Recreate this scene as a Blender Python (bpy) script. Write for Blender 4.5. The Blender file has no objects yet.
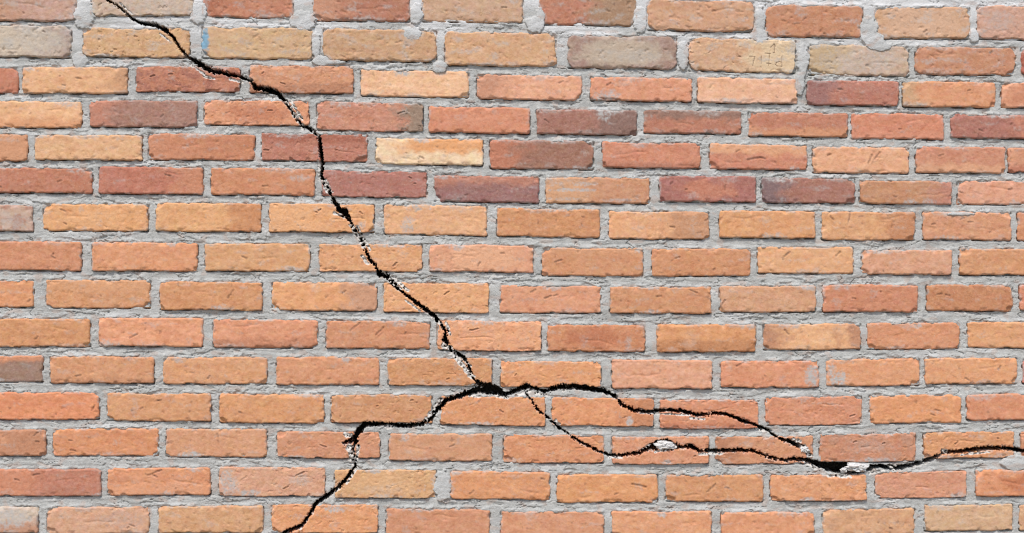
import bpy, math, random
import numpy as np
from mathutils import Matrix, Vector

random.seed(7)
rng = np.random.default_rng(11)
scene = bpy.context.scene
COL = scene.collection

# ------------------------------------------------------------------ camera, sky, sun, exposure
W, H, F = 1024, 533, 1422.0                 # picture size, focal length in pixels (50 mm lens)
DIST, CAM_Z = 3.2, 0.92
YAW, ROLL = math.radians(2.5), math.radians(0.35)
fwd = np.array([math.sin(YAW), math.cos(YAW), 0.0])
r0 = np.array([math.cos(YAW), -math.sin(YAW), 0.0]); u0 = np.array([0.0, 0.0, 1.0])
right = r0 * math.cos(ROLL) + u0 * math.sin(ROLL)
up = u0 * math.cos(ROLL) - r0 * math.sin(ROLL)
cam_loc = np.array([0.0, -DIST, CAM_Z])
cd = bpy.data.cameras.new('camera'); cam = bpy.data.objects.new('camera', cd); COL.objects.link(cam)
cd.sensor_width = 36.0; cd.lens = F / W * 36.0; cd.clip_end = 1000
m = Matrix.Identity(4)
for i in range(3):
    m[i][0], m[i][1], m[i][2], m[i][3] = right[i], up[i], -fwd[i], cam_loc[i]
cam.matrix_world = m
scene.camera = cam
scene.cycles.filter_width = 1.1

SUN_EL, SUN_AZ = math.radians(56), math.radians(-18)   # azimuth from the wall's normal, towards the left
wd = bpy.data.worlds.new('World'); scene.world = wd; wd.use_nodes = True
nt = wd.node_tree
sky = nt.nodes.new('ShaderNodeTexSky'); sky.sky_type = 'NISHITA'; sky.sun_disc = False
sky.sun_elevation = SUN_EL; sky.sun_rotation = math.pi + SUN_AZ * -1
sky.air_density = 1.0; sky.dust_density = 2.0; sky.ozone_density = 1.0
nt.links.new(sky.outputs[0], nt.nodes['Background'].inputs[0])
nt.nodes['Background'].inputs[1].default_value = 0.08
sl = bpy.data.lights.new('sun', 'SUN'); so = bpy.data.objects.new('sun', sl); COL.objects.link(so)
sl.energy = 1.5; sl.angle = math.radians(10); sl.color = (1.0, 0.96, 0.90)
sd_ = Vector((math.sin(SUN_AZ) * math.cos(SUN_EL), -math.cos(SUN_AZ) * math.cos(SUN_EL), math.sin(SUN_EL)))
so.rotation_euler = (-sd_).to_track_quat('-Z', 'Y').to_euler(); so.location = sd_ * 20
vs = scene.view_settings
vs.view_transform = 'Standard'; vs.look = 'None'; vs.gamma = 1.0; vs.exposure = 1.03
GAIN = np.array([1.11, 1.10, 1.145])                 # picture value of a surface / its base colour

# ------------------------------------------------------------------ numpy helpers
def to_wall(px, py, h):
    """picture point on the wall's plane (y = 0) pushed out by h metres"""
    dx = fwd[None, :] * F + right[None, :] * (px.ravel()[:, None] - W / 2) + up[None, :] * (H / 2 - py.ravel()[:, None])
    t = DIST / dx[:, 1]
    p = cam_loc[None, :] + dx * t[:, None]
    p[:, 1] = -h.ravel()
    return p

def _hash(ix, iy, seed):
    n = (ix.astype(np.int64) * 374761393 + iy.astype(np.int64) * 668265263 + seed * 974634777) & 0xFFFFFFFF
    n = ((n ^ (n >> 13)) * 1274126177) & 0xFFFFFFFF
    n = n ^ (n >> 16)
    return (n & 0xFFFF).astype(np.float32) / 65535.0 * (2 * np.pi)

def noise(x, y, seed=0):
    x = np.asarray(x, np.float32); y = np.asarray(y, np.float32)
    xi = np.floor(x); yi = np.floor(y); fx = x - xi; fy = y - yi
    u = fx * fx * fx * (fx * (fx * 6 - 15) + 10); v = fy * fy * fy * (fy * (fy * 6 - 15) + 10)
    def g(ox, oy):
        a = _hash(xi + ox, yi + oy, seed)
        return np.cos(a) * (fx - ox) + np.sin(a) * (fy - oy)
    a = g(0, 0) * (1 - u) + g(1, 0) * u; b = g(0, 1) * (1 - u) + g(1, 1) * u
    return (a * (1 - v) + b * v) * 1.5

def sstep(a, b, x):
    t = np.clip((x - a) / (b - a), 0, 1)
    return t * t * (3 - 2 * t)

def lin(c):
    c = np.asarray(c, float) / 255.0
    return np.where(c <= 0.04045, c / 12.92, ((c + 0.055) / 1.055) ** 2.4)

def make_mesh(name, verts, quads, attrs, extra=None):
    """verts Nx3, quads Mx4; extra: a list of n-gons"""
    me = bpy.data.meshes.new(name)
    nq = len(quads); extra = extra or []
    loops = np.concatenate([quads.ravel()] + [np.asarray(e) for e in extra]).astype(np.int32)
    starts = np.concatenate([np.arange(nq) * 4, nq * 4 + np.cumsum([0] + [len(e) for e in extra])[:-1]] if extra else [np.arange(nq) * 4]).astype(np.int32)
    me.vertices.add(len(verts)); me.vertices.foreach_set('co', np.asarray(verts, np.float32).ravel())
    me.loops.add(len(loops)); me.loops.foreach_set('vertex_index', loops)
    me.polygons.add(len(starts)); me.polygons.foreach_set('loop_start', starts)
    me.update(calc_edges=True); me.validate()
    me.polygons.foreach_set('use_smooth', np.ones(len(me.polygons), bool))
    for k, a in attrs.items():
        if a.ndim == 2:
            at = me.attributes.new(k, 'FLOAT_COLOR', 'POINT')
            at.data.foreach_set('color', np.concatenate([a, np.ones((len(a), 1))], 1).astype(np.float32).ravel())
        else:
            at = me.attributes.new(k, 'FLOAT', 'POINT'); at.data.foreach_set('value', a.astype(np.float32))
    return me

def link(name, me, mat, parent=None, loc=None):
    o = bpy.data.objects.new(name, me); COL.objects.link(o)
    if mat: me.materials.append(mat)
    if parent: o.parent = parent
    if loc is not None: o.location = loc
    return o

# ------------------------------------------------------------------ materials
def new_mat(name):
    mt = bpy.data.materials.new(name); mt.use_nodes = True
    t = mt.node_tree; b = t.nodes['Principled BSDF']
    b.inputs['Roughness'].default_value = 0.92
    if 'Specular IOR Level' in b.inputs: b.inputs['Specular IOR Level'].default_value = 0.25
    return mt, t, b

class NB:
    def __init__(s, t): s.t = t
    def n(s, kind, **kw):
        x = s.t.nodes.new(kind)
        for k, v in kw.items(): setattr(x, k, v)
        return x
    def put(s, sock, v):
        if hasattr(v, 'is_linked'): s.t.links.new(v, sock)
        else: sock.default_value = v
    def noise(s, vec, scale, detail=3, rough=0.6):
        x = s.n('ShaderNodeTexNoise'); s.put(x.inputs['Vector'], vec)
        x.inputs['Scale'].default_value = scale; x.inputs['Detail'].default_value = detail; x.inputs['Roughness'].default_value = rough
        return x.outputs['Fac']
    def rng(s, v, a, b, c, d):
        x = s.n('ShaderNodeMapRange'); s.put(x.inputs[0], v)
        for i, q in enumerate((a, b, c, d)): x.inputs[i + 1].default_value = q
        return x.outputs[0]
    def math(s, op, a, b=0.0):
        x = s.n('ShaderNodeMath', operation=op); s.put(x.inputs[0], a); s.put(x.inputs[1], b); return x.outputs[0]
    def mix(s, fac, a, b, blend='MIX'):
        x = s.n('ShaderNodeMix', data_type='RGBA', blend_type=blend)
        s.put(x.inputs[0], fac); s.put(x.inputs[6], a); s.put(x.inputs[7], b); return x.outputs[2]
    def attr(s, name, col=False):
        x = s.n('ShaderNodeAttribute', attribute_name=name); return x.outputs['Color' if col else 'Fac']

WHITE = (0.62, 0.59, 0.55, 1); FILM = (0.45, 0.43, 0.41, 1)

def brick_material():
    mt, t, b = new_mat('fired_brick'); q = NB(t)
    co = q.n('ShaderNodeTexCoord').outputs['Object']
    oi = q.n('ShaderNodeObjectInfo')
    ad = q.n('ShaderNodeVectorMath', operation='ADD'); sc = q.n('ShaderNodeVectorMath', operation='SCALE')
    cv = q.n('ShaderNodeCombineXYZ'); q.put(cv.inputs[0], oi.outputs['Random']); q.put(cv.inputs[2], oi.outputs['Random'])
    q.put(sc.inputs[0], cv.outputs[0]); sc.inputs['Scale'].default_value = 13.0
    q.put(ad.inputs[0], co); q.put(ad.inputs[1], sc.outputs[0]); v = ad.outputs[0]
    base = q.attr('tint', True)
    n1 = q.noise(v, 38, 4, 0.65); n2 = q.noise(v, 170, 3, 0.7); n3 = q.noise(v, 420, 2, 0.6)
    c = q.mix(q.rng(n1, 0.36, 0.68, 0, 0.38), base, q.mix(1.0, base, (0.86, 0.72, 0.64, 1), 'MULTIPLY'))
    c = q.mix(q.rng(n2, 0.5, 0.72, 0, 0.4), c, q.mix(0.30, c, (0.72, 0.56, 0.42, 1)))
    c = q.mix(q.rng(n2, 0.46, 0.28, 0, 0.5), c, q.mix(1.0, c, (0.72, 0.62, 0.56, 1), 'MULTIPLY'))
    c = q.mix(q.rng(n3, 0.66, 0.74, 0, 0.5), c, (0.70, 0.56, 0.44, 1))           # lime specks
    n4 = q.noise(v, 260, 2, 0.5)
    c = q.mix(q.rng(n4, 0.30, 0.22, 0, 0.55), c, (0.16, 0.075, 0.045, 1))         # burnt specks, open pores
    c = q.mix(q.math('MULTIPLY', q.attr('dirt'), 0.85), c, (0.13, 0.06, 0.035, 1))
    fl = q.math('MULTIPLY', q.attr('film'), q.rng(q.noise(v, 120, 4, 0.7), 0.36, 0.56, 0.15, 1.0))
    c = q.mix(fl, c, FILM)
    c = q.mix(q.math('MULTIPLY', q.attr('paint'), 0.9), c, (0.17, 0.36, 0.50, 1))
    c = q.mix(q.attr('chalk_highlight'), c, WHITE)  # crack-edge highlight mixed into the brick colour as chalky white
    q.put(b.inputs['Base Color'], c)
    bp = q.n('ShaderNodeBump'); bp.inputs['Strength'].default_value = 0.6; bp.inputs['Distance'].default_value = 0.0016
    q.put(bp.inputs['Height'], q.math('ADD', q.noise(v, 240, 4, 0.75), q.math('MULTIPLY', n1, 0.6)))
    q.put(b.inputs['Normal'], bp.outputs[0])
    return mt

def mortar_material():
    mt, t, b = new_mat('cement_mortar'); q = NB(t)
    v = q.n('ShaderNodeTexCoord').outputs['Object']
    n1 = q.noise(v, 14, 5, 0.7); n2 = q.noise(v, 90, 4, 0.7); n3 = q.noise(v, 380, 2, 0.6)
    c = q.mix(q.rng(n1, 0.35, 0.65, 0, 1), (0.335, 0.338, 0.322, 1), (0.45, 0.452, 0.432, 1))
    c = q.mix(q.rng(n2, 0.35, 0.7, 0, 0.45), c, (0.51, 0.51, 0.495, 1))
    c = q.mix(q.rng(n2, 0.46, 0.28, 0, 0.45), c, (0.32, 0.32, 0.315, 1))
    c = q.mix(q.rng(n3, 0.40, 0.27, 0, 0.6), c, (0.24, 0.23, 0.215, 1))
    c = q.mix(q.rng(n3, 0.60, 0.72, 0, 0.65), c, (0.64, 0.63, 0.60, 1))
    c = q.mix(q.math('MULTIPLY', q.attr('lime'), 0.5), c, (0.62, 0.62, 0.62, 1))
    c = q.mix(q.attr('rust'), c, (0.42, 0.25, 0.17, 1))
    c = q.mix(q.attr('chalk_highlight'), c, WHITE)  # the same painted highlight on the mortar's crack edges
    q.put(b.inputs['Base Color'], c)
    bp = q.n('ShaderNodeBump'); bp.inputs['Strength'].default_value = 0.6; bp.inputs['Distance'].default_value = 0.0018
    q.put(bp.inputs['Height'], q.math('ADD', n3, q.noise(v, 160, 3, 0.7)))
    q.put(b.inputs['Normal'], bp.outputs[0])
    return mt

def simple_material(name, c1, c2, scale, bump=0.5, dist=0.003):
    mt, t, b = new_mat(name); q = NB(t)
    v = q.n('ShaderNodeTexCoord').outputs['Object']
    n = q.noise(v, scale, 5, 0.7)
    q.put(b.inputs['Base Color'], q.mix(q.rng(n, 0.3, 0.7, 0, 1), c1 + (1,), c2 + (1,)))
    bp = q.n('ShaderNodeBump'); bp.inputs['Strength'].default_value = bump; bp.inputs['Distance'].default_value = dist
    q.put(bp.inputs['Height'], q.noise(v, scale * 4, 4, 0.7)); q.put(b.inputs['Normal'], bp.outputs[0])
    return mt

M_BRICK = brick_material(); M_MORTAR = mortar_material()
M_VOID = simple_material('broken_wall_core', (0.05, 0.045, 0.04), (0.11, 0.09, 0.075), 60)
M_PLASTER = simple_material('white_plaster', (0.66, 0.65, 0.63), (0.84, 0.83, 0.81), 150, 1.0, 0.003)
M_CONC = simple_material('bond_beam_concrete', (0.36, 0.35, 0.33), (0.48, 0.47, 0.45), 12)
M_GROUND = simple_material('packed_earth', (0.20, 0.17, 0.13), (0.31, 0.27, 0.21), 6, 0.7, 0.01)

# ------------------------------------------------------------------ the courses: left, right, top, bottom, colour (as lit)
ROWS = {
'A': [(-28,76,-9,21,(208,168,145)),(91,193,-12,16,(212,186,158)),(203,293,-12,17.5,(206,140,106)),(313,410,-9,21,(194,132,102)),(422,523,-8,22,(216,176,140)),(539.5,636.5,-4,25,(200,134,102)),(648,754.6,0,31,(218,168,128)),(766,863,5,37,(208,146,106)),(875,970,7,38.5,(218,172,130)),(977.5,1082,6,39.5,(218,170,142))],
'B': [(-34,71,25,57,(198,178,160)),(83,189.5,28.5,57,(224,180,132)),(202,312.5,27,58.5,(224,184,136)),(323.4,436.5,29.5,61,(216,172,128)),(445,556,32.6,66,(224,178,134)),(568,676.7,36,68.4,(178,148,130)),(689,796,39,71.6,(226,180,138)),(809,909.5,45,75.5,(216,188,160)),(916,1016,46.5,74.7,(210,150,112)),(1022,1118,48,76,(190,110,86))],
'C': [(-85,18,67,92.5,(204,122,92)),(22.6,127.5,67,93.5,(236,174,130)),(136,240,66.6,91.5,(198,122,92)),(249.5,353.5,66,93,(218,146,110)),(361,468.5,70.5,96.5,(246,188,148)),(477,581.6,75,99.5,(240,168,134)),(590.7,692,77.4,101,(226,150,118)),(698,797.4,78,103,(240,178,144)),(807,899,81,105.5,(192,114,92)),(903,995.5,81.7,107,(224,150,112)),(1002,1100,83,107.6,(234,162,128))],
'D': [(-24,81.5,101,127.5,(240,178,134)),(90,197,100.6,127,(172,116,100)),(204,309,100.6,125,(228,150,112)),(317,423,102.6,130.8,(210,136,110)),(429,530,107,133,(218,136,102)),(536.6,637,110,134.5,(170,110,94)),(644,741.6,110.6,133.5,(194,120,94)),(749,848,112.6,136.5,(198,120,90)),(852,944,113.6,139,(216,134,104)),(951,1048,115,138.5,(178,108,92))],
'E': [(-80,27.5,134,161,(240,182,144)),(34.5,142,135,160,(230,172,130)),(148.4,254.7,134,160,(206,128,90)),(261.5,367.4,134,161,(190,116,94)),(376,483,138.5,164.5,(250,210,172)),(490,593.7,140.5,169,(164,108,88)),(602.5,701,142.5,168,(212,130,98)),(710,807,144.3,169.5,(208,126,96)),(813,909,147,173,(236,168,130)),(916,1005.6,147,173,(212,136,106)),(1008,1104,148,172.5,(218,146,114))],
'F': [(-15,92,168,193,(194,116,84)),(99,203,167,194,(194,112,86)),(211,315,168,195,(212,136,96)),(322,427,171,197,(180,106,90)),(434.5,539,176,202,(158,98,92)),(546,650,177.5,203.5,(208,140,102)),(659.6,756,176,202,(174,104,94)),(762,855.5,178,203,(170,108,92)),(860,952,181,204,(202,134,92)),(958,1055,181,204.5,(226,154,124))],
'G': [(-72,33,204.7,231,(204,164,146)),(43,148,204,231,(236,164,110)),(156,261,203,231.5,(236,168,116)),(269,374,204,232,(234,162,110)),(384,487,205,235,(238,172,126)),(497,600,209,237,(216,144,96)),(609,709,211.5,239,(238,168,122)),(719.5,815,211,238,(226,154,102)),(822,915,212,240,(230,162,114)),(923.4,1011.5,212,240,(220,148,110)),(1018,1115,213,241,(220,146,108))],
'H': [(-24,81,241.6,270.5,(216,140,102)),(92,197.4,242.4,271,(228,150,106)),(205,310,243.6,271,(224,158,110)),(319,422,244.4,271.5,(230,160,112)),(429.5,533.4,245,272,(228,154,120)),(542,643,248,276,(216,144,100)),(652,750.4,248.7,276,(216,144,102)),(758,853.5,247,273.5,(236,168,120)),(862,952,250,274.5,(222,154,120)),(959.6,1058,249,275,(220,148,102))],
'I': [(-72,33.5,280,307,(226,148,100)),(46,150,280,308,(220,148,100)),(160,262,282,310,(216,146,100)),(272,376.7,282,310.7,(234,162,114)),(383.7,488.6,283,312.5,(236,166,118)),(500.4,601,285.6,313,(228,150,112)),(610,711,287,313.5,(216,144,100)),(720,816,286,312,(220,156,118)),(823,918,285,312,(212,134,100)),(927,1013,285,311,(202,130,88)),(1020,1116,285,311,(220,138,108))],
'J': [(-14,90,319,346.5,(220,148,100)),(99,203,318,346.5,(232,154,116)),(213,317.6,319.5,347.7,(228,150,114)),(326,430,321,348.5,(216,140,98)),(437.5,541,321,350.7,(236,160,116)),(547.7,645,325,351.5,(212,136,94)),(657,756,324.6,352,(226,152,102)),(764,861,324,349.7,(240,174,126)),(868,960,323,349,(222,144,102)),(968,1065,322,347.7,(230,158,110))],
'K': [(-62,42.5,355.8,381.7,(160,118,102)),(50,154,356.5,383.4,(220,148,104)),(163,267,357,384,(226,154,106)),(276,379,357,384.7,(220,148,110)),(388,492,358,385.4,(218,148,100)),(501,601,361.5,387,(228,154,108)),(612,712.4,360,388.5,(230,158,124)),(721,819,361,387.5,(226,146,110)),(826,920,359,386,(230,154,110)),(925,1017,358,384,(234,158,110)),(1023,1118,358,384,(210,120,100))],
'L': [(-6,99,392.5,419.6,(230,142,98)),(107,211,393.5,421,(220,150,104)),(219.5,324,394,423,(224,150,98)),(331,432,395,423,(212,146,104)),(441,545,396.5,425.4,(222,146,98)),(552,654,398,426,(230,150,104)),(660,758.4,400,428.7,(220,138,98)),(766,862,397,425,(220,140,104)),(870,961.6,395,423,(228,150,102)),(967,1064,394,420,(220,140,102))],
'M': [(-58,46,430,456,(226,154,116)),(53,158,428.7,456,(226,144,96)),(166,267,429,457,(220,152,114)),(277,380,431.7,458,(216,142,104)),(389,492,433.7,461,(216,148,110)),(503.7,604,435,463,(220,144,102)),(612,709,436.7,464,(220,144,106)),(716,813,436.7,464,(216,144,106)),(820,916,434,462,(208,136,104)),(924,1014,432,458,(220,148,102)),(1021,1116,432,458,(214,140,104))],
'N': [(-2,101,469,496,(196,118,90)),(107.6,210.5,468,495,(226,146,102)),(219,325,467.6,496,(222,160,130)),(334.5,436,470,498,(220,162,116)),(449.6,550,471.4,499.6,(230,150,98)),(557,658,474.4,502.6,(230,154,102)),(666,763.4,475,501.6,(216,144,94)),(770.5,866.6,475,501,(226,150,104)),(876,966.6,471.4,498,(220,146,114)),(976,1072,470,496,(226,146,104))],
'O': [(-66,38,507,533,(212,184,166)),(47,149,507,534,(220,160,128)),(158.4,263,506,533,(220,160,118)),(271.6,378,504.6,533,(230,154,106)),(386,490,509,536,(212,142,108)),(501,604,511.6,538,(220,146,108)),(612,711.4,511.4,538,(230,154,110)),(721.5,814.5,512,538,(226,150,110)),(823,915,509,536,(220,158,116)),(925,1013,505,531,(216,166,128)),(1020,1115,505,531,(214,160,124))],
}
# second colour inside one brick: colour, where (L R T B C N), reach 0..1
ALT = {'D4': ((158,124,106),'R',.2), 'D6': ((144,102,92),'R',.4), 'D2': ((200,124,98),'L',.2), 'K1': ((214,140,104),'T',.22),
 'J8': ((196,130,94),'LR',.2), 'E5': ((238,162,104),'TR',.55), 'A6': ((170,124,92),'R',.5), 'A4': ((206,140,112),'L',.3),
 'B6': ((196,170,152),'C',.4), 'B8': ((202,166,130),'L',.35), 'E6': ((196,118,88),'L',.3), 'F8': ((132,96,98),'L',.25),
 'F5': ((190,116,92),'T',.35), 'D7': ((150,104,88),'T',.35), 'F6': ((218,156,116),'L',.4), 'E8': ((230,160,120),'T',.4),
 'C10': ((208,160,124),'L',.15), 'D10': ((206,128,102),'R',.3), 'G1': ((186,128,108),'N',.5), 'N1': ((216,134,98),'L',.35),
 'C9': ((160,98,90),'L',.3), 'F9': ((196,124,104),'R',.2), 'O1': ((200,140,112),'B',.45), 'E10': ((226,158,122),'B',.35),
 'B7': ((232,196,160),'R',.45), 'A1': ((196,140,112),'L',.4), 'B1': ((210,186,168),'C',.4), 'I4': ((206,146,116),'R',.3),
 'F2': ((206,128,92),'R',.3), 'D1': ((228,156,112),'B',.35), 'H5': ((236,168,130),'C',.4), 'O9': ((208,148,110),'N',.5),
 'M9': ((196,136,112),'N',.5), 'F7': ((200,122,96),'C',.3), 'D8': ((214,140,100),'B',.35), 'C3': ((176,104,82),'N',.5),
 'J6': ((198,116,76),'C',.3), 'E11': ((200,120,92),'B',.3)}

def seen(c):
    r, g, b = c
    return (r * .98 + .04 * max(0, 240 - r), g + .065 * (255 - g) + .04 * max(0, 140 - g), b + .06 * (255 - b) + .2 * max(0, 110 - b))
def dusty(c):
    r, g, b = c
    return (r * .955, g * .95, b * .97 + 3)
ROWS = {k: [(b[0], b[1], b[2], b[3], seen(b[4]) if k not in 'AB' else dusty(b[4])) for b in row] for k, row in ROWS.items()}
ALT = {k: (seen(a[0]), a[1], a[2]) for k, a in ALT.items()}

def model_slope(y):
    return 0.006 - (y - 266) * 3.2e-5

PALETTE = [b[4] for r in 'CEGHIJKLMNO' for b in ROWS[r]]
specs = []          # dict(x0,x1,yt,yb,slope,col,key,near)
for rk, row in ROWS.items():
    n = len(row)
    for i, b in enumerate(row):
        x0, x1, yt, yb, c = b
        sl_ = model_slope((yt + yb) / 2)
        if 0 < i < n - 1:
            fd = ((row[i+1][2] + row[i+1][3]) - (row[i-1][2] + row[i-1][3])) / 2 / (((row[i+1][0] + row[i+1][1]) - (row[i-1][0] + row[i-1][1])) / 2)
            sl_ = 0.5 * sl_ + 0.5 * max(-0.02, min(0.03, fd))
        specs.append(dict(x0=x0, x1=x1, yt=yt, yb=yb, s=sl_ + random.uniform(-.004, .004), c=c, k='%s%d' % (rk, i + 1), near=True))
far = []
def add_far(x0, x1, yt, yb, near):
    far.append(dict(x0=x0, x1=x1, yt=yt, yb=yb, s=model_slope(yt), c=random.choice(PALETTE), k='', near=near))
for rk, row in ROWS.items():                       # the same courses, carried on past both sides
    a = row[0]; x = a[0]; y, y2 = a[2], a[3]; s = model_slope(y)
    for j in range(4):
        x1 = x - 8.5; x0 = x1 - 105; dy = s * (x0 - a[0])
        add_far(x0, x1, y + dy, y2 + dy, j < 2); x = x0
    a = row[-1]; x = a[1]; y, y2 = a[2], a[3]
    for j in range(4):
        x0 = x + 7.5; x1 = x0 + 93; dy = s * (x1 - a[1])
        add_far(x0, x1, y + dy, y2 + dy, j < 2); x = x1
def fill_course(yf, hgt, x):
    while x < 1470:
        w = 106 - 10 * (x / 1024)
        add_far(x, x + w, yf(x), yf(x) + hgt, False); x += w + 8.5
for k in range(4):
    y0 = 545 + 37.2 * k
    fill_course(lambda x, y0=y0: y0 + model_slope(y0) * (x - 200), 27, -480 + 56 * (k % 2))
for k in range(2):
    y0 = -46 - 38 * k
    fill_course(lambda x, y0=y0: y0 + 0.0155 * x, 29 - 2*(k==1), -470 + 50 * (k % 2))

# ------------------------------------------------------------------ the crack: polylines of (x, y, width)
CRACKS = [
 [(60,-100,2),(84,-40,3),(98,-10,3),(107,0,3.2),(118,6,3.2),(133,19,3.6),(141,23,4.6),(153,24,6),(165,29.5,6.2),(173.5,38,4),(180,48,3.4),(187,56,4),(198.6,63,7.5),(208.7,70,7),(224,73,6),(239,76,4.2),(251.4,81,4.2),(256,88,7),(268.6,89,8.5),(278.6,94,6.5),(286,103,3.6),(292.5,113,2.6),(300,123,3.0),(312.6,131,5),(319,135.5,4.4),(320,145.6,4.6),(322,158,5),(322,178,4),(327.7,187,2.2),(334,201,4.4),(339,209.7,7.5),(344,212,10),(350,221,3.6),(359,235,3),(365,248.7,3.2),(369,258.7,4.6),(375.4,265.8,3),(379,273.5,8),(386.7,276,7),(397,287.4,4),(409.4,297.4,4.8),(422,306.7,4.6),(433,315,5.4),(441,323.8,4.4),(446,332.6,3.6),(444.6,340,7),(451,349,2.8),(463,357,4.6),(469.7,368,2.6),(473.5,379,3.4),(482,386,9),(489,389,14)],
 [(489,389,14),(497,391,10),(505,394,6),(513,392,4.8),(526,386.5,7.5),(534.6,388,4.6),(544.7,391.7,4.2),(552,389,5.4),(560,387,8),(572,386.5,7),(587.4,388,7.6),(602.5,390.5,6),(615,396,4.6),(622,404,4.4),(632.7,410,5.2),(650,412,5.2),(668,410.3,4.4),(683,411,5.2),(699,415.3,5.2),(713,413.6,4.2),(725.7,413.6,4.2),(741,420,5.2),(758.4,426,4.2),(768,430.4,4),(778,438,2.8),(790.6,442,6.5),(803,448,6.5),(810,454,2)],
 [(524,391,2.2),(531,399,2.4),(537,409,2.8),(549.7,419.6,3.2),(562,430,2.9),(580,441.7,3.2),(597.5,451,3.2),(610,455.6,3.8),(625,454.8,4.4),(640,452.5,4.6),(649,448,6.5),(656,445.5,11),(665,444.5,13),(675,446,9),(680,447,5),(692,446,5.4),(699,451,4.4),(718,451,5),(738,450,5),(753.4,451,4.6),(768,456.5,4.4),(783,460.6,4.6),(798,459,5.4),(811,461.4,5.6),(823,466,9.5),(836,468,13),(846,468.5,14),(857,469,13),(868.6,468.4,8),(881,466.4,5.6),(893.7,469,6.4),(909,466.4,6.4),(921,463,5.4),(934,458,5.4),(944,452.2,4.4),(959,451.8,5.4),(976.7,449.3,7.2),(994,448,6.4),(1009,448.5,5.4),(1024,451,6),(1045,453,5),(1090,449,4),(1150,462,2.4)],
 [(486,389,12),(478,390,9),(467,394,7.4),(455,397.5,6.4),(446,400.5,6),(438,410,4.6),(430.5,420,4),(422,424,6),(404,426,5.4),(386.7,424,3.8),(374,424,6.4),(364,424.5,7.4),(358,433,8),(351.5,440.5,8.5),(344,443,4)],
 [(356,441,6),(353,449,2.4),(355,460.6,2.4),(353,469,3.6),(344,482,5.4),(331.4,493,5.4),(316,503,5.2),(310,514.7,4.6),(301,526,5.2),(286,532,5),(268,545,4),(240,566,3.6),(196,610,2.4)],
]
CRACKS = [[(x, y, w * (.66 if w < 4.5 else .72 if w < 10 else .86)) for x, y, w in pl] for pl in CRACKS]
CX0, CY0, CS = -140.0, -120.0, 0.5
CNX, CNY = int((1240 + 140) / CS), int((720 + 120) / CS)
craster = np.full((CNY, CNX), 30.0, np.float32)
for pl in CRACKS:
    for (xa, ya, wa), (xb, yb, wb) in zip(pl[:-1], pl[1:]):
        pad = 14
        i0 = max(0, int((min(xa, xb) - pad - CX0) / CS)); i1 = min(CNX, int((max(xa, xb) + pad - CX0) / CS) + 1)
        j0 = max(0, int((min(ya, yb) - pad - CY0) / CS)); j1 = min(CNY, int((max(ya, yb) + pad - CY0) / CS) + 1)
        if i1 <= i0 or j1 <= j0: continue
        gx = CX0 + CS * np.arange(i0, i1)[None, :]; gy = CY0 + CS * np.arange(j0, j1)[:, None]
        dx, dy = xb - xa, yb - ya
        t = np.clip(((gx - xa) * dx + (gy - ya) * dy) / (dx * dx + dy * dy), 0, 1)
        d = np.hypot(gx - xa - t * dx, gy - ya - t * dy) - (wa + (wb - wa) * t) / 2
        craster[j0:j1, i0:i1] = np.minimum(craster[j0:j1, i0:i1], d)
gx, gy = np.meshgrid(CX0 + CS * np.arange(CNX), CY0 + CS * np.arange(CNY))
near = craster < 12
jit = 0.8 * noise(gx[near] / 5.2, gy[near] / 5.2, 3) + 0.9 * noise(gx[near] / 2.6, gy[near] / 2.6, 4) + 1.4 * noise(gx[near] / 1.3, gy[near] / 1.6, 5)
craster[near] += jit + .38

def crack_sd(x, y):
    fx = np.clip((x - CX0) / CS, 0, CNX - 1.001); fy = np.clip((y - CY0) / CS, 0, CNY - 1.001)
    i = fx.astype(int); j = fy.astype(int); a = fx - i; b = fy - j
    return (craster[j, i] * (1 - a) * (1 - b) + craster[j, i+1] * a * (1 - b) + craster[j+1, i] * (1 - a) * b + craster[j+1, i+1] * a * b)

# white fringe highlights along the crack's edges, painted on as pale broken plaster
CHALK_HIGHLIGHT = [(290,100,303,120,1.6),(357,226,370,250,1.5),(392,276,408,291,1.6),(405,300,420,311,1.1),(446,322,450,334,1.4),(455,350,470,366,1.2),(362,256,368,264,1.6),(497,396,508,398,1.4),(516,396,530,391,1.6),(536,393,548,396,1.4),(470,396,480,397,1.2),(318,160,319,180,.9),(640,413,690,415,.8),(690,418,704,419,1.1),(340,488,326,499,.9),(308,519,300,530,.9),(160,34,170,41,1.1),(120,3,132,14,.9),(190,64,204,74,1.2),(230,79,242,82,1.1),(262,94,274,98,1.2),(286,101,299,122,2.2),(313,131,318,135,1.6),(324,182,330,192,3.2),(335,213,347,218,1.7),(352,226,364,247,2.2),(381,272,400,289,2.2),
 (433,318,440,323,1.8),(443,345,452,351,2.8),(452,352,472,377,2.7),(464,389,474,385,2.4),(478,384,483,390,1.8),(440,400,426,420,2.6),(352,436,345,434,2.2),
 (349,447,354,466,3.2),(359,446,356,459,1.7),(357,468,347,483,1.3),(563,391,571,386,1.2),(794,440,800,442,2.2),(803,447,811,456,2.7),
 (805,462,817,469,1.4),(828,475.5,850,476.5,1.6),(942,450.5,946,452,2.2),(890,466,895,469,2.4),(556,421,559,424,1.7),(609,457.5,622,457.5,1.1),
 (642,452,650,445,2.2),(700,454,722,454,1.2),(870,474,884,470,1.2),(960,455,990,452,.9),(386,427,392,427,1.6),(204,76,214,79,1.4),(252,80,246,77,1.2),(300,124,304,128,2),(655,452,668,450,1.0),(755,429,764,431,1.4)]
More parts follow.
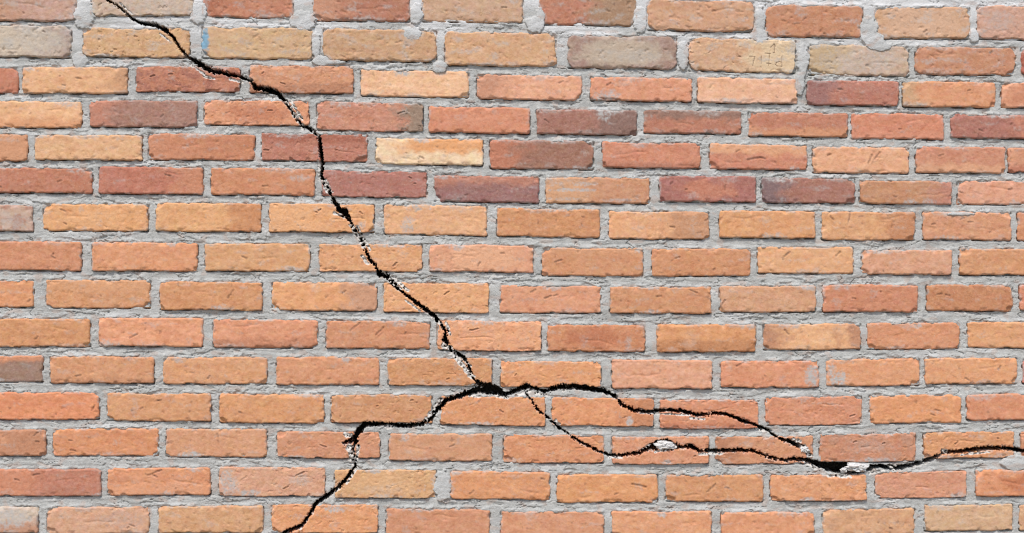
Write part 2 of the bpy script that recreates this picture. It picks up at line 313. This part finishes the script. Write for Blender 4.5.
for xa, ya, xb, yb, hw in CHALK_HIGHLIGHT:                       # crumbled stretches: the opening breaks up into small holes
    if hw < 1.3: continue
    i0, i1 = int((min(xa, xb) - 6 - CX0) / CS), int((max(xa, xb) + 6 - CX0) / CS); j0, j1 = int((min(ya, yb) - 6 - CY0) / CS), int((max(ya, yb) + 6 - CY0) / CS)
    s_ = np.s_[j0:j1, i0:i1]; xs, ys = gx[s_], gy[s_]; dx, dy = xb - xa, yb - ya
    t = np.clip(((xs - xa) * dx + (ys - ya) * dy) / (dx * dx + dy * dy + 1e-6), 0, 1)
    w_ = .7 * sstep(1.2, .5, np.hypot(xs - xa - t * dx, ys - ya - t * dy) / hw)
    sp_ = 3.4 * noise(xs / 2.9, ys / 2.9, 71) + .8 * noise(xs / 1.2, ys / 1.2, 72) + .6
    craster[s_] = craster[s_] * (1 - w_) + sp_ * w_
def chalk_highlight_mask(x, y, sd):
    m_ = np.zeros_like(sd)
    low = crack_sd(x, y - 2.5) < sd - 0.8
    rim = sstep(1.7, 0.5, sd) * sstep(0.12, 0.34, noise(x / 7.0, y / 7.0, 61) + np.where(low, 0.05, -0.08) + 0.25 * noise(x / 2.0, y / 2.0, 62))  # painted highlight on the rim, stronger on the lower lip
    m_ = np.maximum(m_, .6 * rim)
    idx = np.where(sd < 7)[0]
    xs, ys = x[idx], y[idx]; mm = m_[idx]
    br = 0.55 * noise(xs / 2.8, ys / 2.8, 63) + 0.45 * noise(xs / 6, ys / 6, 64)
    for xa, ya, xb, yb, hw in CHALK_HIGHLIGHT:
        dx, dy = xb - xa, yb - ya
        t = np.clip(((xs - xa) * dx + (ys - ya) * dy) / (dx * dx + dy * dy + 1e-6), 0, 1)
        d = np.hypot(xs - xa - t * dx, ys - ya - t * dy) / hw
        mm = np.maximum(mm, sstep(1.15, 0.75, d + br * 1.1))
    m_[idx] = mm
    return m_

DEPTH = 0.115
def carve(h, sd):
    t = sstep(0.45, -0.45, sd)
    return h * (1 - t) - DEPTH * t
def undercut(x, y, sd):
    """behind the face the broken sides lean away from the opening"""
    e = .6
    gx_ = crack_sd(x + e, y) - crack_sd(x - e, y); gy_ = crack_sd(x, y + e) - crack_sd(x, y - e)
    l = np.hypot(gx_, gy_) + 1e-3; t = sstep(0.1, -0.5, sd) * 5.0
    return x + gx_ / l * t, y + gy_ / l * t

# mortar pushed over the faces of bricks: x, y, rx, ry
BLOBS = [(412,33,9,8),(321,61,9,5.5),(440,67,8,6),(534.5,24,9,8),(303,20,13,10),(84,14,11,14),(198,12,9,12),(416,14,7,10),
 (759,35,9,8),(875,41,11,8),(869,30,9,13),(1015,463,14,7.5),(443,486,9,16),
 (880,47,12,4.5),(640,20,7,14),(760,20,6,14),(974,36,5,7),
 (683,55,6,14),(803,60,6,15),(80,60,8,8),(316,44,4.5,14),(540,20,5,12),
 (330,62,14,2.5),(800,83,5,12),
 (960,214,14,2)]
# thin cement film left on faces: x, y, rx, ry, amount
FILMS = [(403,73,10,3.5,1),(190,455,15,4,1),(335,509,12,5,.9),(662,514,6,4.5,.9),(917,326,6,3,.9),(653,287,9,3,.9),(250,493,14,4,.9),(168,494,8,4,.8),(100,495,10,3.4,.8),(629,421,5,6,.9),(812,376,8.5,13,1),(839,380,10,12,1),(832,372,6,10,1),(604,113,10,8,1),(612,110,14,4.5,1),(596,100,9,4.5,1),(612,95,9,4,.9),(228,483,12,15,.8),(4,518,34,12,.8),(40,40,30,18,.35),(150,5,50,12,.4),(300,480,12,7,.5),(330,500,24,8,.5),(405,438,6,5,.7),(432,338,7,9,.6),(628,345,4,12,.5),
 (408,225,8,10,.7),(575,190,26,2.2,.9),(585,184,18,2.5,.8),(565,199,20,2,.7),(620,200,20,2,.6),(556,184,12,3,.6),(15,222,16,10,.5),(850,62,45,14,.4),(640,56,30,8,.4),(795,48,12,10,.7),(606,96,16,8,.6),(720,62,30,10,.15),
 (300,178,14,4,.6),(745,142,40,4,.5),(362,225,5,5,.7),(530,140,40,4,.35),(250,80,6,5,.3),(560,58,5,8,.3),(1000,20,20,12,.4),(880,60,20,14,.5),(120,520,30,10,.35),(760,475,6,5,.3),(870,445,30,8,.25),(690,340,12,10,.25),(380,490,30,6,.25)]
LETTERS = [[(760,205),(760,288)],[(757,286),(722,284),(711,272),(718,256),(738,249),(757,255)],[(672,138),(697,112),(708,130)],[(699,114),(700,180),(690,181)],
 [(662,188),(656,280)],[(628,184),(670,188)],[(640,262),(672,266)],[(598,205),(597,264)],[(595,287),(596,292)],[(502,207),(546,213),(530,282)],[(404,208),(432,210)]]
LETTERS = [[(685 + x / 7.84, 30 + y / 7.84) for x, y in l] for l in LETTERS]
# named dents seen in the photograph (x, y, x2, y2); more are sprinkled at random
DENTS = [(350,331,361,322),(376,335,384,327),(705,221,713,217),(747,160,760,157),(760,157,765,159),(874,160,880,152),(868,164,872,155),(960,192,962,193),(894,196,896,197),
 (52,256,55,258),(30,300,28,302),(228,298,234,290),(60,76,61,76),(707,492,716,484),(296,476,304,472),(632,484,646,487),(545,298,552,296),(690,290,697,293),(555,262,562,260),
 (210,376,208,379),(33,475,40,474),(148,475,162,470),(360,212,362,214),(470,330,478,329),(130,338,138,334),(740,150,736,152),(264,150,268,150),(405,112,398,114),(840,252,836,256),(790,252,784,257),
 (725,300,720,307),(855,415,850,417),(935,410,940,411),(95,405,92,410),(480,262,478,266),(500,410,503,412),(585,444,582,446),(450,447,455,445),(320,445,326,447),(960,220,964,218),(850,214,848,222),(830,216,833,220),(545,120,549,123),(785,330,789,334),(620,100,600,98)]

def seg_dist(x, y, xa, ya, xb, yb):
    dx, dy = xb - xa, yb - ya
    t = np.clip(((x - xa) * dx + (y - ya) * dy) / (dx * dx + dy * dy + 1e-9), 0, 1)
    return np.hypot(x - xa - t * dx, y - ya - t * dy)

def grid_quads(nx, ny):
    i, j = np.meshgrid(np.arange(nx - 1), np.arange(ny - 1)); a = (j * nx + i).ravel()
    return np.stack([a, a + nx, a + nx + 1, a + 1], 1)

SALT = [0]
def brick_arrays(sp, step):
    """vertices, quads, back n-gon and attributes of one brick; its face is a relief, its sides run 0.1 m into the wall"""
    SALT[0] += 17; sd0 = SALT[0]
    x0, x1, yt, yb = sp['x0'], sp['x1'], sp['yt'], sp['yb']
    xc, yc, hw, hh = (x0 + x1) / 2, (yt + yb) / 2, (x1 - x0) / 2, (yb - yt) / 2
    nx, ny = max(8, int(2 * hw / step) + 1), max(6, int(2 * hh / step) + 1)
    uu, vv = np.meshgrid(np.linspace(-1, 1, nx), np.linspace(-1, 1, ny))
    top = sp['yt'] < 50
    rnd = random.Random(sd0)
    rc = rnd.uniform(4, 8) if top else rnd.uniform(0.9, 2.4)
    cr = rc / hh
    t = np.clip((np.abs(vv) - (1 - cr)) / cr, 0, 1)
    inset = rc * (1 - np.sqrt(np.maximum(0, 1 - t * t)))
    X = uu * (hw - inset); Y = vv * hh
    e = np.minimum(hw - inset - np.abs(X), hh - np.abs(Y))
    px0, py0 = xc + X, yc + Y
    amp = 1.5 if top else 0.85
    ex = amp * (noise(py0 / 11, uu * 0 + np.sign(uu) * 3.3, sd0) + 0.6 * noise(py0 / 3.6, np.sign(uu) * 5.1, sd0 + 1))
    ey = amp * (noise(px0 / 17, np.sign(vv) * 3.7, sd0 + 2) + 0.4 * noise(px0 / 4.2, np.sign(vv) * 7.7, sd0 + 3))
    ey -= np.sign(vv) * .9 * sstep(.28, .62, noise(px0 / 13, np.sign(vv) * 9.1, sd0 + 20) + .15 * noise(px0 / 3, py0 / 3, sd0 + 21))
    ex -= np.sign(uu) * .9 * sstep(.25, .6, noise(py0 / 9, np.sign(uu) * 9.1, sd0 + 22))
    bow = rnd.uniform(-0.9, 0.9)
    X = X + ex * np.abs(uu) ** 14
    Y = Y + ey * np.abs(vv) ** 4 + bow * (uu * uu - 0.4) * 0.6
    x = (xc + X).ravel(); y = (yc + Y + sp['s'] * X).ravel(); e = e.ravel(); u = uu.ravel(); v = vv.ravel()
    R = 0.0038 if top else 0.0026
    k = 1 - np.clip(e / (1.4 if top else 0.8), 0, 1)
    h = rnd.uniform(-.001, .0032) + rnd.uniform(-.0012, .0012) * u + rnd.uniform(-.0008, .0008) * v - R * (1 - np.sqrt(np.maximum(0, 1 - k * k)))
    n24 = noise(x / 24, y / 16, sd0 + 4); n7 = noise(x / 7, y / 6, sd0 + 5); n3 = noise(x / 2.7, y / 2.7, sd0 + 6)
    h += .0007 * n24 + .00042 * n7 + .00034 * n3
    rough = 1.9 if top else 1.0
    if sp['k'] == 'B7': rough = 1.9 * sstep(746, 735, x)
    h -= rough * .0009 * sstep(.0, .3, noise(x / 21, y / 13, sd0 + 19) + .1) * sstep(.26, .5, (noise(x / 3.6, y / 3.2, sd0 + 7) * .6 + noise(x / 6.5, y / 5, sd0 + 17) * .6))                     # pits
    chip = sstep(4.5, 0.5, e) * sstep(.22, .5, noise(x / 8, y / 8, sd0 + 8))
    h -= .0028 * chip
    for cu, cv_ in ((-1, -1), (1, -1), (-1, 1), (1, 1)):                                   # broken corners
        if rnd.random() < .38:
            rr = rnd.uniform(2.5, 7.5)
            dc = np.hypot((x - xc - cu * hw) * rnd.uniform(.5, 1), y - sp['s'] * (x - xc) - yc - cv_ * hh) + 1.6 * noise(x / 5, y / 5, sd0 + 23)
            h -= .0055 * sstep(rr, rr * .72, dc)
    if rnd.random() < .45:                                                                 # a drag crease across the face
        xs_ = rnd.uniform(x0 + 10, x1 - 30); ys_ = rnd.uniform(yt + 6, yb - 6); ln = rnd.uniform(10, 40)
        cy_ = ys_ + 2.2 * noise(x / 16, x * 0 + 2.2, sd0 + 24) + rnd.uniform(-.15, .15) * (x - xs_)
        h -= .0010 * sstep(1.3, .2, np.abs(y - cy_)) * sstep(0, 4, x - xs_) * sstep(ln, ln - 6, x - xs_)
    dirt = (0 if sp['k'] == 'B7' else 0.5) * sstep(.46, .62, (noise(x / 3.6, y / 3.2, sd0 + 7) * .6 + noise(x / 6.5, y / 5, sd0 + 17) * .6)) * sstep(.1, .4, noise(x / 14, y / 14, sd0 + 18))
    dents = [d for d in DENTS if x0 - 2 < d[0] < x1 + 2 and yt - 2 < d[1] < yb + 2]
    if sp['k'] == 'B7': dents = []
    for _ in range(0 if sp['k'] == 'B7' else rnd.choice([0, 0, 0, 1, 1, 2])):
        a, b_ = rnd.uniform(x0 + 8, x1 - 8), rnd.uniform(yt + 5, yb - 5); L = rnd.uniform(1, 5.5); an = rnd.uniform(-.9, .5)
        dents.append((a, b_, a + L * math.cos(an), b_ + L * math.sin(an)))
    for d in dents:
        dd = seg_dist(x + .8 * n3, y + .6 * n7, *d); g = sstep(1.15, .25, dd)
        h -= .0016 * g; dirt = np.maximum(dirt, .7 * g)
        lip = sstep(2.6, 1.4, dd) * sstep(.8, 1.5, dd); h += .0005 * lip
    paint = np.zeros_like(h)
    if sp['k'] == 'B7':
        for l in LETTERS:
            for (xa, ya), (xb, yb_) in zip(l[:-1], l[1:]):
                g = sstep(.62, .2, seg_dist(x, y, xa, ya, xb, yb_)); h -= .0010 * g; dirt = np.maximum(dirt, .65 * g)
    if sp['k'] == 'B3':
        paint = sstep(1.0, .45, np.hypot((x - 204) / 6.6, (y - 41) / 15.0) + .3 * n7 + .2 * n3)
    # colour that the clay itself has
    base = lin(sp['c']) / GAIN
    tint = np.repeat(base[None, :], len(x), 0)
    f = sstep(-.25, .55, noise(x / 26, y / 11, sd0 + 9)) * .32
    tint = tint * (1 - f[:, None] * np.array([.12, .23, .27])[None, :])
    f = sstep(-.1, .5, noise(x / 13, y / 8, sd0 + 10)) * .35
    tint = tint + f[:, None] * (np.clip(tint * np.array([1.08, 1.18, 1.22]), 0, .85) - tint)
    f = noise(x / 9, y / 6, sd0 + 14) + .6 * noise(x / 3.5, y / 3, sd0 + 15)
    tint = tint * (1 + f[:, None] * np.array([.035, .02, .11])[None, :])                  # pinker and yellower clay
    f = noise(x / 5, y / 4, sd0 + 16)
    tint = tint * (1 + f[:, None] * np.array([.07, .14, .17])[None, :])
    al = ALT.get(sp['k'])
    if al is None and rnd.random() < (.75 if 60 < yt < 200 else .35):
        cc = np.array(sp['c']) * np.array(rnd.choice([(.90, .83, .80), (1.03, 1.06, 1.12), (.88, .86, .86), (1.02, 1.04, 1.06)])); al = (np.clip(cc, 0, 246), rnd.choice(['L', 'R', 'N', 'C', 'B', 'T'] if yt < 200 else ['L', 'R', 'C', 'B', 'T']), rnd.uniform(.15, .5))
    if al:
        c2 = lin(al[0]) / GAIN; w = np.zeros_like(h); z = .30 * noise(x / 12, y / 9, sd0 + 11) + .12 * n3
        rch = al[2] * 2
        for mo in al[1]:
            q = {'L': -1 + rch - u, 'R': u - (1 - rch), 'T': -1 + rch - v, 'B': v - (1 - rch), 'C': rch - np.hypot(u, v * .8), 'N': z * 2.2 - .15}[mo]
            w = np.maximum(w, sstep(-.25, .3, q + z)) if al[1] != 'TR' else (sstep(-.2, .3, q + z) if mo == 'T' else w * sstep(-.4, .5, q + .5 + z))
        tint = tint + w[:, None] * (c2[None, :] - tint)
    rim = np.where(v < 0, sstep(3.2, 0, e), sstep(1.8, 0, e))
    film = rim * sstep(.0, .5, noise(x / 9, y / 9, sd0 + 12) + .2 * n3) * .75
    film = np.maximum(film, (.55 if top else .36) * sstep(.05 if top else .35, .75, noise(x / 18, y / 8, sd0 + 13) + .3 * n3))
    film = np.maximum(film, rnd.uniform(.03, .13) * (1 + .6 * n24))                        # dust
    for _ in range(rnd.choice([0, 1, 1, 2])):                                              # cement smeared over an edge
        fx = rnd.uniform(x0, x1); fy = yt + 1 if rnd.random() < .7 else yb - 1; rx = rnd.uniform(6, 22); ry = rnd.uniform(2.5, 6)
        film = np.maximum(film, rnd.uniform(.4, .9) * sstep(1.1, .4, np.hypot((x - fx) / rx, (y - sp['s'] * (x - xc) - fy) / ry) + .4 * n7 + .35 * n3))
    for fx, fy, rx, ry, am in FILMS:
        if abs(fx - xc) < hw + rx and abs(fy - yc) < hh + ry:
            film = np.maximum(film, am * sstep(1.1, .5, np.hypot((x - fx) / rx, (y - fy) / ry) + .35 * n7 + .3 * n3))
    for bx, by, rx, ry in BLOBS:
        if abs(bx - xc) < hw + rx and abs(by - yc) < hh + ry:
            film = np.maximum(film, .7 * sstep(1.5, .9, np.hypot((x - bx) / rx, (y - by) / ry) + .3 * n7 + .2 * n3))
    quads = grid_quads(nx, ny)
    sd = crack_sd(x, y)
    cracked = bool((sd < 0).any())
    chalk_highlight = np.zeros_like(h)
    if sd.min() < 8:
        chalk_highlight = chalk_highlight_mask(x, y, sd)
        h -= .0022 * chalk_highlight * sstep(-1, .8, sd) * (1 + n3)
        h -= .006 * sstep(.16, .40, noise(x / 2.5, y / 2.5, 66)) * sstep(.25, .6, chalk_highlight) * sstep(4.5, 2.5, sd)
        h -= .0012 * sstep(1.6, .2, sd)
        h = carve(h, sd)
        x, y = undercut(x, y, sd)
        quads = quads[~(sd[quads] < -0.75).all(1)]
    # sides and back
    ring = np.concatenate([np.arange(nx), np.arange(1, ny) * nx + nx - 1, (ny - 1) * nx + np.arange(nx - 2, -1, -1), np.arange(ny - 2, 0, -1) * nx])
    nv = len(x); nr = len(ring); nt = nv + np.arange(nr); nb = nt + nr
    sides = np.stack([nt, np.roll(nt, -1), np.roll(nb, -1), nb], 1)
    P = np.concatenate([to_wall(x, y, h), to_wall(x[ring], y[ring], h[ring]), to_wall(x[ring], y[ring], np.full(nr, -.108))])
    at = {}
    for nme, a in (('film', film), ('dirt', dirt), ('chalk_highlight', chalk_highlight), ('paint', paint)): at[nme] = np.concatenate([a, a[ring], a[ring]])
    at['tint'] = np.concatenate([tint, tint[ring], tint[ring]])
    return P, np.concatenate([quads, sides]), [nb], at, cracked

# ------------------------------------------------------------------ setting
def sheet(name, x0, x1, y0, y1, z, mat):
    me = bpy.data.meshes.new(name); me.from_pydata([(x0, y0, z), (x1, y0, z), (x1, y1, z), (x0, y1, z)], [], [(0, 1, 2, 3)]); return link(name, me, mat)
g = sheet('ground', -300, 300, -300, 300, 0.0, M_GROUND); g['kind'] = 'structure'

wall = bpy.data.objects.new('brick_wall', None); COL.objects.link(wall); wall.location = (0, 0, 0)
wall['label'] = 'weathered orange and red brick wall with grey mortar and a long branching black crack'
wall['category'] = 'wall'

LABELS = {'B7': 'tan brick with small letters and an arrow scratched into its face', 'B3': 'pale tan brick with a smear of blue paint on its end',
 'E5': 'pale cream brick with an orange patch', 'B6': 'grey-brown brick', 'D6': 'dark purple-brown brick with mortar smeared over its top edge', 'K1': 'half burnt grey-brown brick',
 'B8': 'pale whitish brick', 'J8': 'light orange brick with scorched ends'}
for sp in specs:
    mid = crack_sd(np.array([sp['x0'] + i * (sp['x1'] - sp['x0']) / 60 for i in range(61)] * 9), np.repeat(np.linspace(sp['yt'], sp['yb'], 9), 61))
    hit = mid.min() < 2.5
    P, Q, N, at, cracked = brick_arrays(sp, 0.5 if (hit or sp['k'] == 'B7') else 0.9)
    c = P.mean(0); c[1] = 0.0
    me = make_mesh('brick', P - c, Q, at, N)
    o = link('brick', me, M_BRICK, wall, c)
    if sp['k'] in LABELS: o['label'] = LABELS[sp['k']]
    elif cracked: o['label'] = 'brick split by the crack'
# bricks past the frame: the nearest ones as parts, the rest joined
jp, jq, jn, ja, off = [], [], [], {}, 0
for sp in far:
    P, Q, N, at, _ = brick_arrays(sp, 2.2)
    if sp['near']:
        c = P.mean(0); c[1] = 0.0
        link('brick', make_mesh('brick', P - c, Q, at, N), M_BRICK, wall, c)
    else:
        jp.append(P); jq.append(Q + off); jn += [n + off for n in N]; off += len(P)
        for k, a in at.items(): ja.setdefault(k, []).append(a)
o = link('outer_brickwork', make_mesh('outer_brickwork', np.concatenate(jp), np.concatenate(jq), {k: np.concatenate(a) for k, a in ja.items()}, jn), M_BRICK, wall)
o['kind'] = 'stuff'

# ------------------------------------------------------------------ mortar: one relief that fills every joint
def axis(lo, a, b, hi, fine, coarse):
    return np.concatenate([np.arange(lo, a, coarse), np.arange(a, b, fine), np.arange(b, hi + coarse, coarse)])
ax = axis(-490, -10, 1034, 1470, 0.62, 3.0); ay = axis(-95, -9, 542, 692, 0.62, 3.0)
GX, GY = np.meshgrid(ax, ay); shp = GX.shape
D = np.full(shp, 30.0, np.float32); HEAD = np.zeros(shp, np.float32); UNDER = np.zeros(shp, np.float32); OVER = np.zeros(shp, np.float32)
for sp in specs + far:
    i0, i1 = np.searchsorted(ax, sp['x0'] - 14), np.searchsorted(ax, sp['x1'] + 14)
    j0, j1 = np.searchsorted(ay, sp['yt'] - 14), np.searchsorted(ay, sp['yb'] + 14)
    if i1 <= i0 or j1 <= j0: continue
    xc, yc = (sp['x0'] + sp['x1']) / 2, (sp['yt'] + sp['yb']) / 2; hw, hh = (sp['x1'] - sp['x0']) / 2, (sp['yb'] - sp['yt']) / 2
    X = GX[j0:j1, i0:i1] - xc; Y = GY[j0:j1, i0:i1] - yc - sp['s'] * X
    qx, qy = np.abs(X) - hw + 2, np.abs(Y) - hh + 2
    d = np.hypot(np.maximum(qx, 0), np.maximum(qy, 0)) + np.minimum(np.maximum(qx, qy), 0) - 2
    D[j0:j1, i0:i1] = np.minimum(D[j0:j1, i0:i1], d)
    ins = sstep(hw + 1.5, hw - 2, np.abs(X))
    below = ins * sstep(-1.0, -.3, Y - hh) * sstep(1.35, .6, Y - hh)
    UNDER[j0:j1, i0:i1] = np.maximum(UNDER[j0:j1, i0:i1], below)
    HEAD[j0:j1, i0:i1] = np.maximum(HEAD[j0:j1, i0:i1], sstep(hh + 1, hh - 2.5, np.abs(Y)) * sstep(-2, 0, np.abs(X) - hw))
    OVER[j0:j1, i0:i1] = np.maximum(OVER[j0:j1, i0:i1], ins * sstep(4.2, .5, np.abs(Y + hh)))
keep = D > -5.0
blob = np.full(shp, -1.0, np.float32)
bn = 0.34 * noise(GX / 8, GY / 6, 201) + .24 * noise(GX / 2.8, GY / 2.6, 202)
for bx, by, rx, ry in BLOBS:
    i0, i1 = np.searchsorted(ax, bx - rx * 1.6), np.searchsorted(ax, bx + rx * 1.6); j0, j1 = np.searchsorted(ay, by - ry * 1.6), np.searchsorted(ay, by + ry * 1.6)
    s_ = np.s_[j0:j1, i0:i1]
    b_ = 1 - ((GX[s_] - bx) / rx) ** 2 - ((GY[s_] - by) / ry) ** 2 + bn[s_] * 1.0
    blob[s_] = np.maximum(blob[s_], b_)
keep |= blob > -.3
x, y = GX[keep], GY[keep]; d = D[keep]; un = UNDER[keep]; ov = OVER[keep]; bed = 1 - HEAD[keep]; bl = blob[keep]
n40 = noise(x / 42, y / 14, 101); n5 = noise(x / 5, y / 4.4, 102); n2 = noise(x / 2.0, y / 2.0, 103)
smoothz = sstep(-.35, .15, noise(x / 34, y / 18, 104) + .25 * sstep(70, 20, y))       # trowelled smooth / crumbly
lime = 1.3 * sstep(64, 22, y - .016 * x) * sstep(-.3, .3, noise(x / 60, y / 20, 105) + .15)
lime = np.maximum(lime, .55 * sstep(.15, .5, noise(x / 48, y / 12, 106)))
h = -.0036 + .0019 * n40 + (.0008 * n5 + .00045 * n2) * (1.1 - .85 * smoothz)
h += .0014 * sstep(60, 20, y)
L = noise(x / 26, y / 4.6, 107) + .45 * noise(x / 8, y / 3.0, 108)
h += .0022 * (sstep(-.04, .03, L) - .6) * (1.0 - .7 * smoothz) * (.15 + .85 * bed)
L2 = np.abs(noise(x / 30, y / 5.5, 109) + .3 * noise(x / 7, y / 4, 110))
h -= .0042 * (.1 + .9 * bed) * sstep(.05, .0, L2) * sstep(.12, .3, noise(x / 22, y / 22, 111))          # fine drying cracks, trowel lines
h -= .0016 * sstep(.3, .5, noise(x / 3.4, y / 3, 112)) * (1 - smoothz)                # open pores
gapn = noise(x / 13, y / 7, 113) + .3 * n5
h -= .0060 * sstep(1.1, .3, np.abs(d - .1)) * sstep(.02, .25, gapn) * (1 - .85 * ov)
h -= .0085 * un * sstep(-.3, .1, gapn + .1 * n2)
h += .0032 * ov * sstep(-.2, .4, noise(x / 12, y / 10, 114) + .5 * n5 + .2 * n2)
h += np.where(d < 0, d * .0011, 0)
bh = np.where(bl > 0, .0010 + .0022 * np.sqrt(np.maximum(bl, 0)), -.006) + .0005 * n5
h = np.where(bl > -.1, np.maximum(h, bh), h)
lime = np.clip(np.maximum(lime, .6 * sstep(0, .5, bl)), 0, 1.5)
lime = np.maximum(lime, 1.6 * sstep(14, 6, y - .012 * (x - 760)))
rust = .5 * sstep(1.3, .1, np.abs(d)) * sstep(.1, .5, noise(x / 9, y / 9, 115)) + .25 * sstep(.3, .55, noise(x / 11, y / 7, 116))
sd = crack_sd(x, y)
chalk_highlight = chalk_highlight_mask(x, y, sd)
h -= .0018 * chalk_highlight * sstep(-1, .8, sd)
h -= .006 * sstep(.16, .40, noise(x / 2.5, y / 2.5, 66)) * sstep(.25, .6, chalk_highlight) * sstep(4.5, 2.5, sd)
h -= .0010 * sstep(1.6, .2, sd)
h = carve(h, sd)
edge = (x <= ax[0]) | (x >= ax[-1]) | (y <= ay[0]) | (y >= ay[-1])
h[edge] = -.13
vid = np.full(shp, -1, np.int64); vid[keep] = np.arange(keep.sum())
q = grid_quads(shp[1], shp[0]); q = vid.ravel()[q]; q = q[(q >= 0).all(1)]
q = q[~(sd[q] < -0.75).all(1)]
used = np.unique(q); rem = np.full(len(x), -1, np.int64); rem[used] = np.arange(len(used)); q = rem[q]
x, y = undercut(x, y, sd)
me = make_mesh('mortar', to_wall(x[used], y[used], h[used]), q, {'lime': lime[used], 'rust': rust[used], 'chalk_highlight': chalk_highlight[used]})
link('mortar', me, M_MORTAR, wall)

# ------------------------------------------------------------------ the crack's bottom, deep inside the wall
st = 1.5
cxs = np.arange(CX0 + 4, CX0 + CNX * CS - 4, st); cys = np.arange(CY0 + 30, CY0 + CNY * CS - 24, st)
CXg, CYg = np.meshgrid(cxs, cys); s = crack_sd(CXg.ravel(), CYg.ravel()); nxx, nyy = len(cxs), len(cys)
q = grid_quads(nxx, nyy); q = q[(s[q] < 9.0).all(1)]
used = np.unique(q); rem = np.full(nxx * nyy, -1, np.int64); rem[used] = np.arange(len(used)); q = rem[q]
x, y = CXg.ravel()[used], CYg.ravel()[used]
o = link('crack', make_mesh('crack', to_wall(x, y, -.104 + .004 * noise(x / 5, y / 5, 301)), q, {}), M_VOID, wall)
o['label'] = 'long jagged black crack that forks into several branches'

# ------------------------------------------------------------------ wall core and bond beam
def box(name, a, b, mat, parent):
    x0, y0, z0 = a; x1, y1, z1 = b
    v = [(x0,y0,z0),(x1,y0,z0),(x1,y1,z0),(x0,y1,z0),(x0,y0,z1),(x1,y0,z1),(x1,y1,z1),(x0,y1,z1)]
    me = bpy.data.meshes.new(name); me.from_pydata(v, [], [(0,3,2,1),(4,5,6,7),(0,1,5,4),(1,2,6,5),(2,3,7,6),(3,0,4,7)])
    return link(name, me, mat, parent)
tl = to_wall(np.array([-490.]), np.array([-95.]), np.zeros(1))[0]; tr = to_wall(np.array([1470.]), np.array([-95.]), np.zeros(1))[0]
br_ = to_wall(np.array([1470.]), np.array([692.]), np.zeros(1))[0]
zt = max(tl[2], tr[2])
box('wall_core', (tl[0] + .004, .132, -.05), (tr[0] - .004, .24, zt - .03), M_CONC, wall)
box('bond_beam', (tl[0] - .02, -.012, min(tl[2], tr[2]) - .03), (tr[0] + .02, .25, zt + .22), M_CONC, wall)

# ------------------------------------------------------------------ lumps of white plaster caught in the crack
def lump(px, py, rx, ry, hz, seed, label):
    nu, nvv = 22, 12
    th, ph = np.meshgrid(np.linspace(0, 2 * np.pi, nu, endpoint=False), np.linspace(0.001, np.pi - .001, nvv))
    a, b_, c_ = np.sin(ph) * np.cos(th), np.sin(ph) * np.sin(th), np.cos(ph)
    r_ = .95 + .34 * noise(a * 1.9 + c_ * 1.3 + seed, b_ * 1.9 + seed, seed) + .30 * noise(a * 4 + c_ * 3, b_ * 4 + seed, seed + 1) + .22 * noise(a * 9 + c_ * 7, b_ * 9, seed + 2)
    P = to_wall(px + a * r_ * rx, py + b_ * r_ * ry, (c_ * r_ * hz) - .003)
    i, j = np.meshgrid(np.arange(nu), np.arange(nvv - 1)); i, j = i.ravel(), j.ravel(); i2 = (i + 1) % nu
    Q = np.stack([j * nu + i, (j + 1) * nu + i, (j + 1) * nu + i2, j * nu + i2], 1)
    c = P.mean(0)
    o = link('plaster_lump', make_mesh('plaster_lump', P - c, Q, {}, [np.arange(nu), np.arange(nu * (nvv - 1), nu * nvv)[::-1]]), M_PLASTER, None, c)
    o.data.polygons.foreach_set('use_smooth', np.zeros(len(o.data.polygons), bool))
    o['label'] = label; o['category'] = 'plaster'; o['group'] = 'plaster lumps caught in the crack'
lump(665.5, 445, 10.5, 4.4, .011, 5, 'white plaster lump bridging the thin lower crack between two narrow black stretches')
lump(857, 467.2, 12, 4.8, .011, 9, 'large white plaster lump in the widest black stretch of the lower crack')
lump(844, 470.5, 3.6, 2.6, .007, 13, 'small white plaster crumb beside the large lump in the widest crack')
lump(805, 449.5, 5.0, 3.6, .008, 17, 'white plaster crumb at the blunt end of the upper right crack branch')
